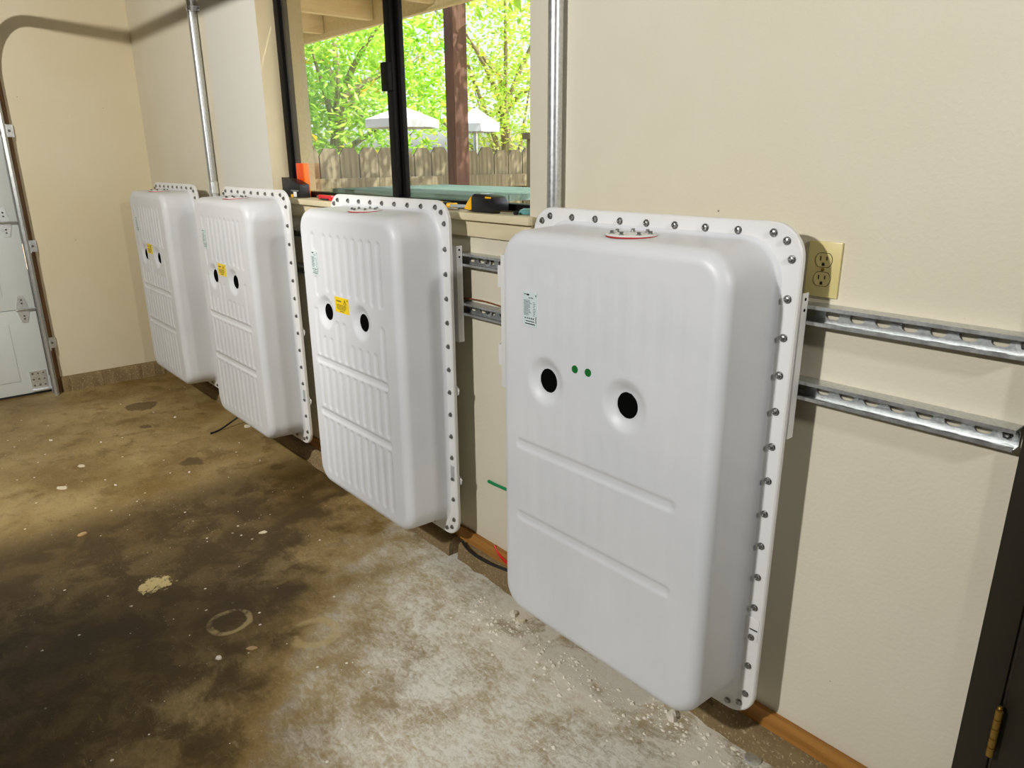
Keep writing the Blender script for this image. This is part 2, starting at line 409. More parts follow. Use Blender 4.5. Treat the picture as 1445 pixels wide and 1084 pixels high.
# ------------------------------------------------------------------ doors
def side_door():
    r = empty('door_1', (1.745, 0, 0)); structure(r, 'dark brown side door and casing with brass hinge')
    def b(n, m, *a, bevel=0): return bx(n, m, r, a[0]-1.745, a[1]-1.745, *a[2:], bevel=bevel)
    b('casing', 'dark_door', 1.715, 1.771, -0.020, -0.001, 0.0, 2.12, bevel=0.002)
    b('jamb', 'dark_door', 1.7765, 1.79, 0.002, 0.14, 0.0, 2.045)
    d = b('door_leaf', 'dark_door', 1.776, 2.58, -0.012, 0.030, 0.012, 2.04, bevel=0.002)
    b('casing', 'dark_door', 2.604, 2.66, -0.020, -0.001, 0.0, 2.12, bevel=0.002)
    for z in (0.385, 1.75):
        h = MB()
        for k in range(5): h.lathe([(0.0055, 0.0008), (0.0068, 0.0018), (0.0068, 0.0202), (0.0055, 0.0212)], (1.7735-1.745, -0.0275, z-0.055+k*0.022), (0, 0, 1), 12)
        h.lathe([(0.002, 0), (0.005, 0.004), (0.003, 0.008)], (1.7735-1.745, -0.0275, z+0.055), (0, 0, 1), 10)
        link('hinge', h.mesh('hinge', 40), 'brass', r)
side_door()
def garage_door():
    r = empty('door_2', (XB-0.06, -2.05, 0)); structure(r, 'white sectional garage door with zinc hinges')
    ox = XB-0.06; oy = -2.05
    zs = [0.012, 0.561, 1.10, 1.64, 2.15]
    def b(n, m, x0, x1, y0, y1, z0, z1, parent=r, bevel=0): return bx(n, m, parent, x0-ox, x1-ox, y0-oy, y1-oy, z0, z1, bevel=bevel)
    for i in range(4):
        p = b('door_panel', 'door_white', ox-0.025, ox+0.02, -3.24, -0.80, zs[i]+0.002, zs[i+1]-0.002, bevel=0.003)
        for k in range(4):
            y = -0.93-k*0.60
            b('embossed_panel', 'door_white', ox+0.018, ox+0.026, y-0.48, y-0.03, zs[i]+0.09, zs[i+1]-0.09, p, bevel=0.0035)
    b('bottom_seal', 'black_rubber', ox-0.02, ox+0.015, -3.24, -0.80, 0.0, 0.012)
    for z in zs[1:4]:
        for y in (-0.868, -1.5, -2.1, -2.7):
            m = MB(); x = 0.021
            m.prism([(y-oy-0.016, z-0.085), (y-oy+0.016, z-0.085), (y-oy+0.032, z-0.015), (y-oy+0.032, z+0.015), (y-oy+0.014, z+0.09), (y-oy-0.014, z+0.09), (y-oy-0.032, z+0.015), (y-oy-0.032, z-0.015)], 0, x, x+0.004)
            m.tube([(x+0.012, y-oy-0.04, z), (x+0.012, y-oy+0.062, z)], 0.006, 8)
            h = link('hinge', m.mesh('hinge'), 'galv_pale', r)
            s = MB()
            for q in (-0.06, -0.04, 0.04, 0.062): s.lathe([(0.006, 0), (0.006, 0.003), (0.003, 0.005)], (x+0.0042, y-oy, z+q), (1, 0, 0), 6)
            link('hinge_screws', s.mesh('hinge_screws'), 'bolt', h)['kind'] = 'stuff'
            if y == -0.868: link('roller_shaft', MB().tube([(x+0.028, y-oy-0.03, z+0.004), (x+0.028, y-oy+0.10, z+0.004)], 0.0055, 8).mesh('roller_shaft', 40), 'galv', h)
    m = MB().box(0.021, 0.026, -0.905-oy, -0.815-oy, 0.03, 0.155).box(0.021, 0.05, -0.905-oy, -0.80-oy, 0.026, 0.032)
    c = link('corner_bracket', m.mesh('corner_bracket'), 'galv_pale', r)
    s = MB()
    for yy in (-0.89, -0.86, -0.83):
        for zz in (0.06, 0.10, 0.14): s.lathe([(0.006, 0), (0.006, 0.002), (0.003, 0.004)], (0.0262, yy-oy, zz), (1, 0, 0), 8)
    link('bracket_rivets', s.mesh('bracket_rivets'), 'bolt', c)['kind'] = 'stuff'
    t = bx('trim_4', 'rust_wood', None, XB-0.02, XB+0.012, -0.80, -0.7455, 0.0, 2.16, bevel=0.003); structure(t, 'dark stained timber jamb between wall and garage door')
garage_door()
def door_track():
    r = empty('garage_door_track', (XB+0.06, -0.79, 0), label='galvanised steel garage door track rising beside the end wall', cat='door track')
    # C section swept along vertical, bend and horizontal run
    Z1, RB = 1.93, 0.34
    path = [((0, 0, z), (1, 0)) for z in (0.0, 0.5, 1.0, 1.5, Z1)]
    for i in range(1, 11):
        a = i/10*math.pi/2; path.append(((RB-RB*math.cos(a), 0, Z1+RB*math.sin(a)), (math.cos(a), -math.sin(a))))
    path.append(((2.6, 0, Z1+RB), (0, -1)))
    sec = [(-0.026, 0.014), (-0.028, 0.004), (-0.022, -0.012), (0.022, -0.012), (0.028, 0.0), (0.024, 0.014), (0.022, 0.013), (0.0255, 0.0), (0.021, -0.0098), (-0.021, -0.0098), (-0.0255, 0.004), (-0.0238, 0.0145)]
    v = []; f = []; n = len(sec)
    for p, nn in path:
        for a, b_ in sec: v.append((p[0]+nn[0]*a, p[1]+b_*-1, p[2]+nn[1]*a))
    for i in range(len(path)-1):
        for k in range(n): f.append((i*n+k, i*n+(k+1) % n, (i+1)*n+(k+1) % n, (i+1)*n+k))
    f += [tuple(range(n)), tuple((len(path)-1)*n+n-1-k for k in range(n))]
    link('track_rail', MB().add(v, f).mesh('track_rail', 30), 'galv', r)
    for z in (0.30, 0.92, 1.60):
        br = MB().box(-0.050, -0.045, 0.012, 0.058, z, z+0.07).box(-0.045, 0.026, 0.012, 0.016, z, z+0.07)
        o = link('track_bracket', br.mesh('track_bracket'), 'galv_pale', r)
        link('bracket_bolt', MB().lathe([(0.008, 0), (0.008, 0.005), (0.004, 0.007)], (-0.045, 0.036, z+0.035), (1, 0, 0), 6).mesh('bracket_bolt'), 'bolt', o)
    link('track_hanger', MB().box(2.40, 2.43, 0.012, 0.016, Z1+RB-0.02, CEIL).mesh('track_hanger'), 'galv_pale', r)
door_track()

# ------------------------------------------------------------------ battery units
FH = 1.191; HW = 0.394; FY = -0.100      # flange height, half width, front plane
def rrect_rings(rib=0.0034, gro=0.0050):
    """shell of the battery: panel grid plus rings down the sides to the flange"""
    D = 0.168; re = 0.032
    hw, zb, zt, rc = 0.341-re, 0.044+re, 1.146-re, 0.048
    cz0, cz1 = zb+rc, zt-rc; wx = hw-rc
    rows = [cz0-rc*math.cos(i/9*math.pi/2) for i in range(9)]
    nz = 236; rows += [cz0+(cz1-cz0)*i/nz for i in range(nz+1)]
    rows += [cz1+rc*math.sin(i/9*math.pi/2) for i in range(1, 10)]
    nx = 138
    cols_x = [-0.244+0.053*k for k in range(10)]
    ribs = []
    for k, x in enumerate(cols_x):
        if k >= 2: ribs.append((x, 0.868-0.010*(k > 7), 1.050))
        if k == 0: ribs += [(x+0.02, 1.012, 1.050), (x+0.02, 0.845, 0.893)]
        top = 0.668
        if k in (0, 9): top = 0.770
        if k in (3, 4): top = 0.74
        ribs.append((x, 0.612, top)); ribs.append((x, 0.402, 0.545)); ribs.append((x, 0.118, 0.328))
    grooves = [(-0.262, 0.238, 0.580), (-0.262, 0.238, 0.364)]
    ports = [(-0.165, 0.776), (0.095, 0.776)]
    def sm(t): t = max(0, min(1, t)); return t*t*(3-2*t)
    def h(x, z):
        d = 0
        for rx, a, b in ribs:
            if abs(x-rx) < 0.02:
                zz = max(a-z, 0, z-b); q = math.hypot(x-rx, zz)
                d = max(d, rib*sm((0.017-q)/0.009))
        for a, b, gz in grooves:
            if abs(z-gz) < 0.03:
                xx = max(a-x, 0, x-b); q = math.hypot(xx, z-gz); d = max(d, gro*sm((0.018-q)/0.012))
        for px, pz in ports:
            q = math.hypot(x-px, z-pz)
            if q < 0.075: d = max(d, 0.0135*sm((0.068-q)/0.036))
        return d
    v = []; f = []; per = {}
    for j, z in enumerate(rows):
        if z < cz0: half = wx+math.sqrt(max(0, rc*rc-(cz0-z)**2)); 
        elif z > cz1: half = wx+math.sqrt(max(0, rc*rc-(z-cz1)**2))
        else: half = hw
        for i in range(nx+1):
            x = -half+2*half*i/nx
            v.append((x, FY-D+h(x, z), z))
    W = nx+1; J = len(rows)
    for j in range(J-1):
        for i in range(nx): f.append((j*W+i, j*W+i+1, (j+1)*W+i+1, (j+1)*W+i))
    loop = [i for i in range(W)]+[j*W+nx for j in range(1, J)]+[(J-1)*W+i for i in range(nx-1, -1, -1)]+[j*W for j in range(J-2, 0, -1)]
    # outward normals on the perimeter
    def nrm(p):
        x, _, z = p; dx = max(abs(x)-wx, 0); dz = cz0-z if z < cz0 else (z-cz1 if z > cz1 else 0)
        if dx < 1e-6 and dz < 1e-6: dx = 1e-6
        l = math.hypot(dx, dz)
        return (math.copysign(dx/l, x), (-dz if z < cz0 else dz)/l)
    prof = [(re*math.sin(t*math.pi/16), FY-D+re*(1-math.cos(t*math.pi/16))) for t in range(1, 8)]
    yb = FY-0.012
    y_s = FY-D+re
    for t in (0, 0.33, 0.66, 1): prof.append((re+0.004*t, y_s+(yb-y_s)*t))
    prof += [(re+0.0055, yb+0.005), (re+0.0095, yb+0.0095), (re+0.014, FY-0.0003), (re+0.021, FY+0.004)]
    prev = loop
    base = [(v[i], nrm(v[i])) for i in loop]
    for o, y in prof:
        k = len(v); v += [(p[0]+n[0]*o, y, p[2]+n[1]*o) for p, n in base]
        cur = list(range(k, k+len(loop)))
        L = len(loop)
        for i in range(L): f.append((prev[i], prev[(i+1) % L], cur[(i+1) % L], cur[i]))
        prev = cur
    return MB().add(v, f)
def rr(hw, z0, z1, r, n=8):
    p = []
    for cx, cz, a0 in ((hw-r, z0+r, -90), (hw-r, z1-r, 0), (-hw+r, z1-r, 90), (-hw+r, z0+r, 180)):
        for i in range(n+1):
            a = R(a0+90*i/n); p.append((cx+r*math.cos(a), cz+r*math.sin(a)))
    return p
def flange_mesh():
    o = rr(HW, 0, FH, 0.072); o2 = rr(HW-0.003, 0.003, FH-0.003, 0.069); inn = rr(0.330, 0.056, FH-0.056, 0.06)
    m = MB(); n = len(o); v = []; f = []
    for poly, y in ((inn, FY+0.0005), (o2, FY), (o, FY+0.003), (o, FY+0.012), (o2, FY+0.015), (inn, FY+0.015)):
        v += [(x, y, z) for x, z in poly]
    for k in range(6):
        for i in range(n): f.append((k*n+i, k*n+(i+1) % n, ((k+1) % 6)*n+(i+1) % n, ((k+1) % 6)*n+i))
    return m.add(v, f).mesh('flange', 35)
UM = {}
def cached(key, fn):
    if key not in UM: UM[key] = fn()
    return UM[key]
def bolt_mesh():
    m = MB().lathe([(0.0088, 0), (0.0088, 0.0012), (0.0066, 0.0013), (0.0066, 0.0040), (0.0058, 0.0058), (0.0032, 0.0066), (0.0026, 0.0056)], (0, 0, 0), (0, -1, 0), 12)
    return m.mesh('bolt', 30)
def strips(rows, y, name):
    m = MB()
    for x0, x1, z0, z1 in rows: m.box(x0, x1, y-0.0003, y, z0, z1)
    return m.mesh(name)
def battery(xc, zb, label, style):
    r = empty('battery_unit', (xc, 0, zb), label=label, cat='battery', group='white wall-mounted battery units')
    P = lambda name, key, fn, mat, parent=r, loc=None, rot=None: link(name, cached(key, fn), mat, parent, loc, rot)
    P('shell', ('shell', style), lambda: (rrect_rings(0.0006, 0.0034) if style == 'green' else rrect_rings()).mesh('shell', 50), 'shell')
    P('flange', 'flange', flange_mesh, 'white_steel')
    def back():
        p = rr(0.350, 0.044, FH-0.044, 0.05); return MB().prism(p, 1, FY+0.0155, FY+0.021).mesh('back_plate', 35)
    P('back_plate', 'back', back, 'white_steel')
    # flange bolts
    pos = []
    for i in range(9):
        x = -0.3268+0.0817*i; pos += [(x, FH-0.022), (x, 0.022)]
    for i in range(14):
        z = FH-0.022-0.0493-0.0807*i; pos += [(0.3717, z), (-0.3717, z)]
    for sx in (-1, 1):
        for z in (FH-0.036, 0.036): pos.append((sx*0.3575, z))
    for x, z in pos: P('flange_bolt', 'bolt', bolt_mesh, 'bolt', r, (x, FY-0.0002, z), (0, random.uniform(0, 6), 0))
    # round cable ports
    yp = FY-0.168+0.0135
    for px in (-0.165, 0.095):
        def port():
            m = MB(); n = 36; v = []; f = []
            rng = random.Random(3)
            rad = [0.0300+rng.uniform(-0.0004, 0.0004) for _ in range(n)]
            for k in range(n): v.append((rad[k]*math.cos(2*math.pi*k/n), 0.0, rad[k]*1.04*math.sin(2*math.pi*k/n)))
            for k in range(n): v.append((rad[k]*0.9*math.cos(2*math.pi*k/n), -0.0016, rad[k]*0.94*math.sin(2*math.pi*k/n)))
            f = [(k, (k+1) % n, n+(k+1) % n, n+k) for k in range(n)]+[tuple(range(n, 2*n))]
            return m.add(v, f).mesh('port')
        P('cable_port', 'port', port, 'black', r, (px, yp-0.0003, 0.776))['label'] = 'black round cable port in a dished recess'
    # rating label
    yl = FY-0.168
    def lab(): return MB().box(-0.026, 0.026, -0.0012, 0.0036, -0.044, 0.044).mesh('label')
    l = P('rating_label', 'lab', lab, 'label', r, (-0.221, yl, 0.953))
    def lp():
        rng = random.Random(11); rows = []
        for i in range(12): rows.append((-0.022, -0.022+rng.uniform(0.014, 0.03), 0.022-i*0.0034, 0.0233-i*0.0034))
        for i in range(9): rows.append((0.0125, 0.0125+rng.uniform(0.004, 0.009), 0.019-i*0.0042, 0.0203-i*0.0042))
        return strips(rows, -0.0013, 'print')
    P('label_print', 'lp', lp, 'print', l)['kind'] = 'stuff'
    def ld():
        rows = [(-0.022, -0.013, 0.037, 0.0385), (-0.012, -0.003, 0.0355, 0.0395), (0.020, 0.0235, 0.035, 0.039), (-0.005, 0.012, 0.029, 0.0305)]
        for i in range(5): rows.append((-0.019+i*0.0075, -0.0155+i*0.0075, -0.0245, -0.0205))
        rows += [(-0.016, 0.016, -0.031, -0.029), (-0.018, 0.019, -0.038, -0.0355)]
        for i in range(6): rows.append((0.0205, 0.0235, -0.018-i*0.0028, -0.0162-i*0.0028))
        return strips(rows, -0.0013, 'barcode')
    P('barcode_print', 'ld', ld, 'print_dark', l)['kind'] = 'stuff'
    if style == 'green':
        for x, z in ((-0.061, 0.831), (-0.018, 0.832)):
            P('sticker_dot', 'dot', lambda: MB().lathe([(0.0098, 0), (0.0098, 0.0052)], (0, 0.004, 0), (0, -1, 0), 20).mesh('dot'), 'green_dot', r, (x, yl, z))['label'] = 'round green sticker'
    else:
        def yl_(): return MB().box(-0.050, 0.050, -0.0014, 0.0036, -0.028, 0.028).mesh('ylabel')
        y = P('warning_label', 'ylab', yl_, 'yellow', r, (-0.034, yl, 0.820))
        y['label'] = 'yellow warning label between the two ports'
        def yp_():
            rows = [(-0.038+i*0.006, -0.0335+i*0.006, 0.0115, 0.0160) for i in range(6)]
            rng = random.Random(4)
            for i in range(4): rows.append((-0.040+rng.uniform(0, .006), 0.034-rng.uniform(0, 0.012), -0.001-i*0.0052, 0.0010-i*0.0052))
            rows.append((-0.018, 0.014, -0.0232, -0.0208)); rows.append((0.040, 0.045, 0.019, 0.024))
            m = MB()
            for x0, x1, z0, z1 in rows: m.box(x0, x1, -0.0017, -0.0014, z0, z1)
            A, B, Cc = (0.014, 0.006), (0.034, 0.006), (0.024, 0.022)
            for p, q in ((A, B), (B, Cc), (Cc, A)): m.tube([(p[0], -0.0015, p[1]), (q[0], -0.0015, q[1])], 0.0009, 4)
            m.box(0.0232, 0.0248, -0.0018, -0.0014, 0.0105, 0.016)
            return m.mesh('yprint')
        P('label_print', 'yprint', yp_, 'print_dark', y)['kind'] = 'stuff'
    # bolted service port on top
    zt = 1.1470
    P('port_gasket', 'gasket', lambda: MB().lathe([(0.058, 0), (0.058, 0.003)], (0, 0, 0), (0, 0, 1), 40).mesh('gasket', 40), 'red', r, (0.028, FY-0.086, zt-0.0005))['label'] = 'thin red gasket under the top cover'
    c = P('port_cover', 'cover', lambda: MB().lathe([(0.0575, 0), (0.0575, 0.002), (0.055, 0.0035)], (0, 0, 0), (0, 0, 1), 40).mesh('cover', 40), 'white_steel', r, (0.028, FY-0.086, zt+0.0027))
    for k in range(7):
        a = 2*math.pi*k/7+0.4
        P('cover_bolt', 'cbolt', lambda: MB().lathe([(0.0065, 0), (0.0065, 0.0012), (0.0042, 0.0013), (0.0042, 0.0065), (0.003, 0.0072)], (0, 0, 0), (0, 0, 1), 8).mesh('cbolt', 30), 'bolt', c, (0.044*math.cos(a), 0.044*math.sin(a), 0.0035))
    # mounting brackets clipped over the strut
    def brk(s):
        m = MB().box(s*0.345, s*0.386, -0.0655, -0.0630, 0.728, 1.048).box(s*0.3835, s*0.386, -0.0630, -0.0425, 0.728, 1.048)
        m.box(s*0.345, s*0.3835, -0.0630, -0.0425, 0.728, 0.731).box(s*0.345, s*0.365, FY+0.0215, -0.0655, 0.75, 1.03)
        return m.mesh('bracket')
    for s in ((-1, 1) if xc > -1 else (-1,)):
        b = P('mounting_bracket', ('brk', s), lambda: brk(s), 'white_steel')
        for z in (1.035, 1.012): P('bracket_hole', 'bhole', lambda: MB().lathe([(0.0035, 0), (0.0035, 0.0006)], (0, 0, 0), (1, 0, 0), 10).mesh('bhole'), 'black', b, (s*0.3861-(0.0006 if s < 0 else 0), -0.054, z))
    # small hook tabs lower down the right edge
    for z in ((0.560, 0.225) if style != 'green' else ()):
        P('hook_tab', 'tab', lambda: MB().prism([(0.380, -0.022), (0.396, -0.012), (0.400, 0.004), (0.398, 0.008), (0.380, 0.020)], 1, FY+0.016, FY+0.020).mesh('tab'), 'white_steel', r, (0, 0.001, z))
    # latched cover on the left side
    if style == 'green':
        sc = P('side_cover', 'scover', lambda: MB().box(-0.420, -0.347, FY-0.100, FY-0.020, 0.689, 1.068).mesh('scover', 35, 0.006), 'white_steel')
        for z in (1.006, 0.783): P('latch_clip', 'clip', lambda: MB().box(-0.432, -0.414, FY-0.098, FY-0.062, -0.030, 0.030).box(-0.4345, -0.4315, FY-0.088, FY-0.080, -0.022, 0.022).mesh('clip'), 'white_steel', sc, (0, 0, z))
    # metal tag on the lower right flange
    if style == 'green':
        t = P('clear_tag', 'ctag', lambda: MB().box(-0.022, 0.016, -0.0012, 0, -0.030, 0.030).mesh('ctag', 30, 0.0004), 'white_steel', r, (0.372, FY-0.0002, 0.254))
        P('tag_mark', 'tmark', lambda: MB().box(-0.006, 0.014, -0.002, -0.0012, -0.0015, 0.0015).mesh('tmark'), 'print_dark', t)
    else:
        P('metal_tag', 'mtag', lambda: MB().box(-0.011, 0.011, -0.0014, 0, -0.026, 0.026).mesh('mtag', 30, 0.0004), 'galv_pale', r, (0.372, FY-0.0002, 0.256))
    # drain tube underneath
    P('drain_tube', 'drain', lambda: MB().tube([(0.02, FY-0.05, 0.055), (0.02, FY-0.05, -0.02)], 0.011, 12).mesh('drain', 40), 'black_rubber')
    return r
battery(-2.618, 0.141, 'farthest white battery unit, in the corner by the end wall', 'yellow')
battery(-1.443, 0.141, 'white battery unit below the left end of the window, second from the corner', 'yellow')
battery(-0.266, 0.139, 'white ribbed battery unit with yellow label below the middle of the window', 'yellow')
battery(0.9203, 0.140, 'nearest and largest white battery unit, with two green dots', 'green')

# ------------------------------------------------------------------ strut rails
def strut(z, x0, x1, label, washers):
    r = empty('strut_rail', ((x0+x1)/2, 0, z), label=label, cat='mounting rail', group='galvanised strut rails')
    ox = (x0+x1)/2; H = 0.0205; T = 0.0026; Y = -0.0413
    m = MB()
    a, b = x0-ox, x1-ox
    # flanges, lips
    for s in (-1, 1):
        m.box(a, b, Y, -0.0008, s*H, s*(H-T))
        m.box(a, b, Y, Y+T, s*(H-T), s*(H-0.0075))
        m.box(a, b, Y+T, Y+0.007, s*(H-0.0075), s*(H-0.0075+T))
    # slotted web
    pitch = 0.0508; n = int((b-a)/pitch); x = a
    hw_, hh = 0.0150, 0.0098
    while x < b-1e-6:
        xe = min(x+pitch, b); c = x+pitch/2; k = len(m.v)
        if xe-x < pitch-1e-6: m.box(x, xe, -0.0072, -0.0048, -H+T, H-T); break
        sl = []
        for i in range(7): t = R(-90+180*i/6); sl.append((c+hw_-hh+hh*math.cos(t), hh*math.sin(t)))
        for i in range(7): t = R(90+180*i/6); sl.append((c-hw_+hh+hh*math.cos(t), hh*math.sin(t)))
        zt = H-T
        out = [(xe, -zt), (xe, -zt*0.6), (xe, -zt*0.3), (xe, 0), (xe, zt*0.3), (xe, zt*0.6), (xe, zt), (x, zt), (x, zt*0.6), (x, zt*0.3), (x, 0), (x, -zt*0.3), (x, -zt*0.6), (x, -zt)]
        for y in (-0.0072, -0.0048):
            m.v += [(p, y, q) for p, q in sl]+[(p, y, q) for p, q in out]
        for i in range(14):
            j = (i+1) % 14
            m.f += [(k+i, k+j, k+14+j, k+14+i), (k+28+i, k+42+i, k+42+j, k+28+j), (k+i, k+28+i, k+28+j, k+j)]
        x = xe
    me = bpy.data.meshes.new('strut'); me.from_pydata(m.v, [], m.f); me.update()
    link('channel', me, 'galv', r)
    for wx in washers:
        link('washer', MB().lathe([(0.0165, 0), (0.0165, 0.002), (0.006, 0.002)], (wx-ox, -0.0074, 0), (0, -1, 0), 24).mesh('washer', 30), 'galv_pale', r)
        link('lag_bolt', MB().lathe([(0.0085, 0), (0.0085, 0.005), (0.004, 0.0062)], (wx-ox, -0.0095, 0), (0, -1, 0), 6).mesh('lag_bolt'), 'bolt', r)
strut(1.1410, -3.1, 1.708, 'upper of the two slotted galvanised strut rails on the wall', (1.690, 0.21, -1.0))
strut(0.9770, -3.1, 1.708, 'lower of the two slotted galvanised strut rails on the wall', (1.690, 0.21, -1.0))

# ------------------------------------------------------------------ conduits
def conduit(x, rad, z0, label, coupling=None):
    r = empty('conduit', (x, -0.004-rad, z0), label=label, cat='conduit', group='galvanised conduits')
    link('pipe', MB().tube([(0, 0, 0), (0, 0, CEIL-z0)], rad, 24).mesh('pipe', 40), 'galv', r)
    if coupling:
        link('coupling', MB().lathe([(rad+0.0002, -0.032), (rad+0.003, -0.030), (rad+0.003, 0.030), (rad+0.0002, 0.032)], (0, 0, coupling-z0), (0, 0, 1), 24).mesh('coupling', 30), 'galv_pale', r)
    for z in (2.20,):
        m = MB(); n = 12; v = []; f = []
        for i in range(n+1):
            a = math.pi*i/n
            for q in (rad+0.0004, rad+0.0030):
                for dz in (-0.012, 0.012): v.append((q*math.cos(a), -q*math.sin(a), dz))
        for i in range(n):
            k = i*4
            f += [(k, k+1, k+5, k+4), (k+2, k+6, k+7, k+3), (k, k+4, k+6, k+2), (k+1, k+3, k+7, k+5)]
        m.add(v, f)
        for s in (-1, 1): m.box(s*(rad+0.0004), s*(rad+0.032), rad+0.001, rad+0.0038, -0.012, 0.012).box(s*(rad+0.0004), s*(rad+0.003), 0, rad+0.0038, -0.012, 0.012)
        st = link('strap', m.mesh('strap'), 'galv_pale', r, (0, 0, z-z0))
        for s in (-1, 1): link('strap_screw', MB().lathe([(0.006, 0), (0.006, 0.002), (0.003, 0.004)], (s*(rad+0.02), rad+0.0012, 0), (0, -1, 0), 10).mesh('strap_screw'), 'bolt', st)
conduit(-2.150, 0.022, 1.17, 'slim galvanised conduit running up the wall between the two far battery units', 1.315)
conduit(0.530, 0.0205, 1.17, 'galvanised conduit running up the wall at the right side of the window')

# ------------------------------------------------------------------ outlet
def outlet():
    x, z = 1.312, 1.232
    r = empty('wall_outlet', (x, 0, z-0.057), label='ivory duplex power outlet on the wall beside the nearest battery unit', cat='power outlet')
    p = link('cover_plate', MB().box(-0.035, 0.035, -0.0062, -0.0005, 0, 0.114).mesh('cover', 35, 0.0022), 'ivory', r)
    for zz in (0.0765, 0.0375):
        poly = []
        for i in range(24):
            a = 2*math.pi*i/24; px, pz = 0.0172*math.cos(a), 0.0172*math.sin(a); poly.append((px, max(-0.0140, min(0.0140, pz))+zz))
        link('receptacle_gap', MB().prism([(q[0]*1.07, (q[1]-zz)*1.08+zz) for q in poly], 1, -0.0066, -0.0060).mesh('gap'), 'slot', p)
        f = link('receptacle', MB().prism(poly, 1, -0.0076, -0.0060).mesh('receptacle'), 'ivory', p)
        s = MB().box(-0.0078, -0.0054, -0.0080, -0.0074, zz-0.001, zz+0.008).box(0.0054, 0.0078, -0.0080, -0.0074, zz, zz+0.0075)
        s.lathe([(0.0030, 0), (0.0030, 0.0005)], (0, -0.0075, zz-0.0075), (0, -1, 0), 12).box(-0.003, 0.003, -0.0080, -0.0074, zz-0.0115, zz-0.0075)
        link('contact_slots', s.mesh('slots'), 'slot', p)['kind'] = 'stuff'
    link('plate_screw', MB().lathe([(0.0034, 0), (0.0034, 0.001), (0.002, 0.0018)], (0, -0.0062, 0.057), (0, -1, 0), 12).mesh('screw'), 'brass', p)
outlet()

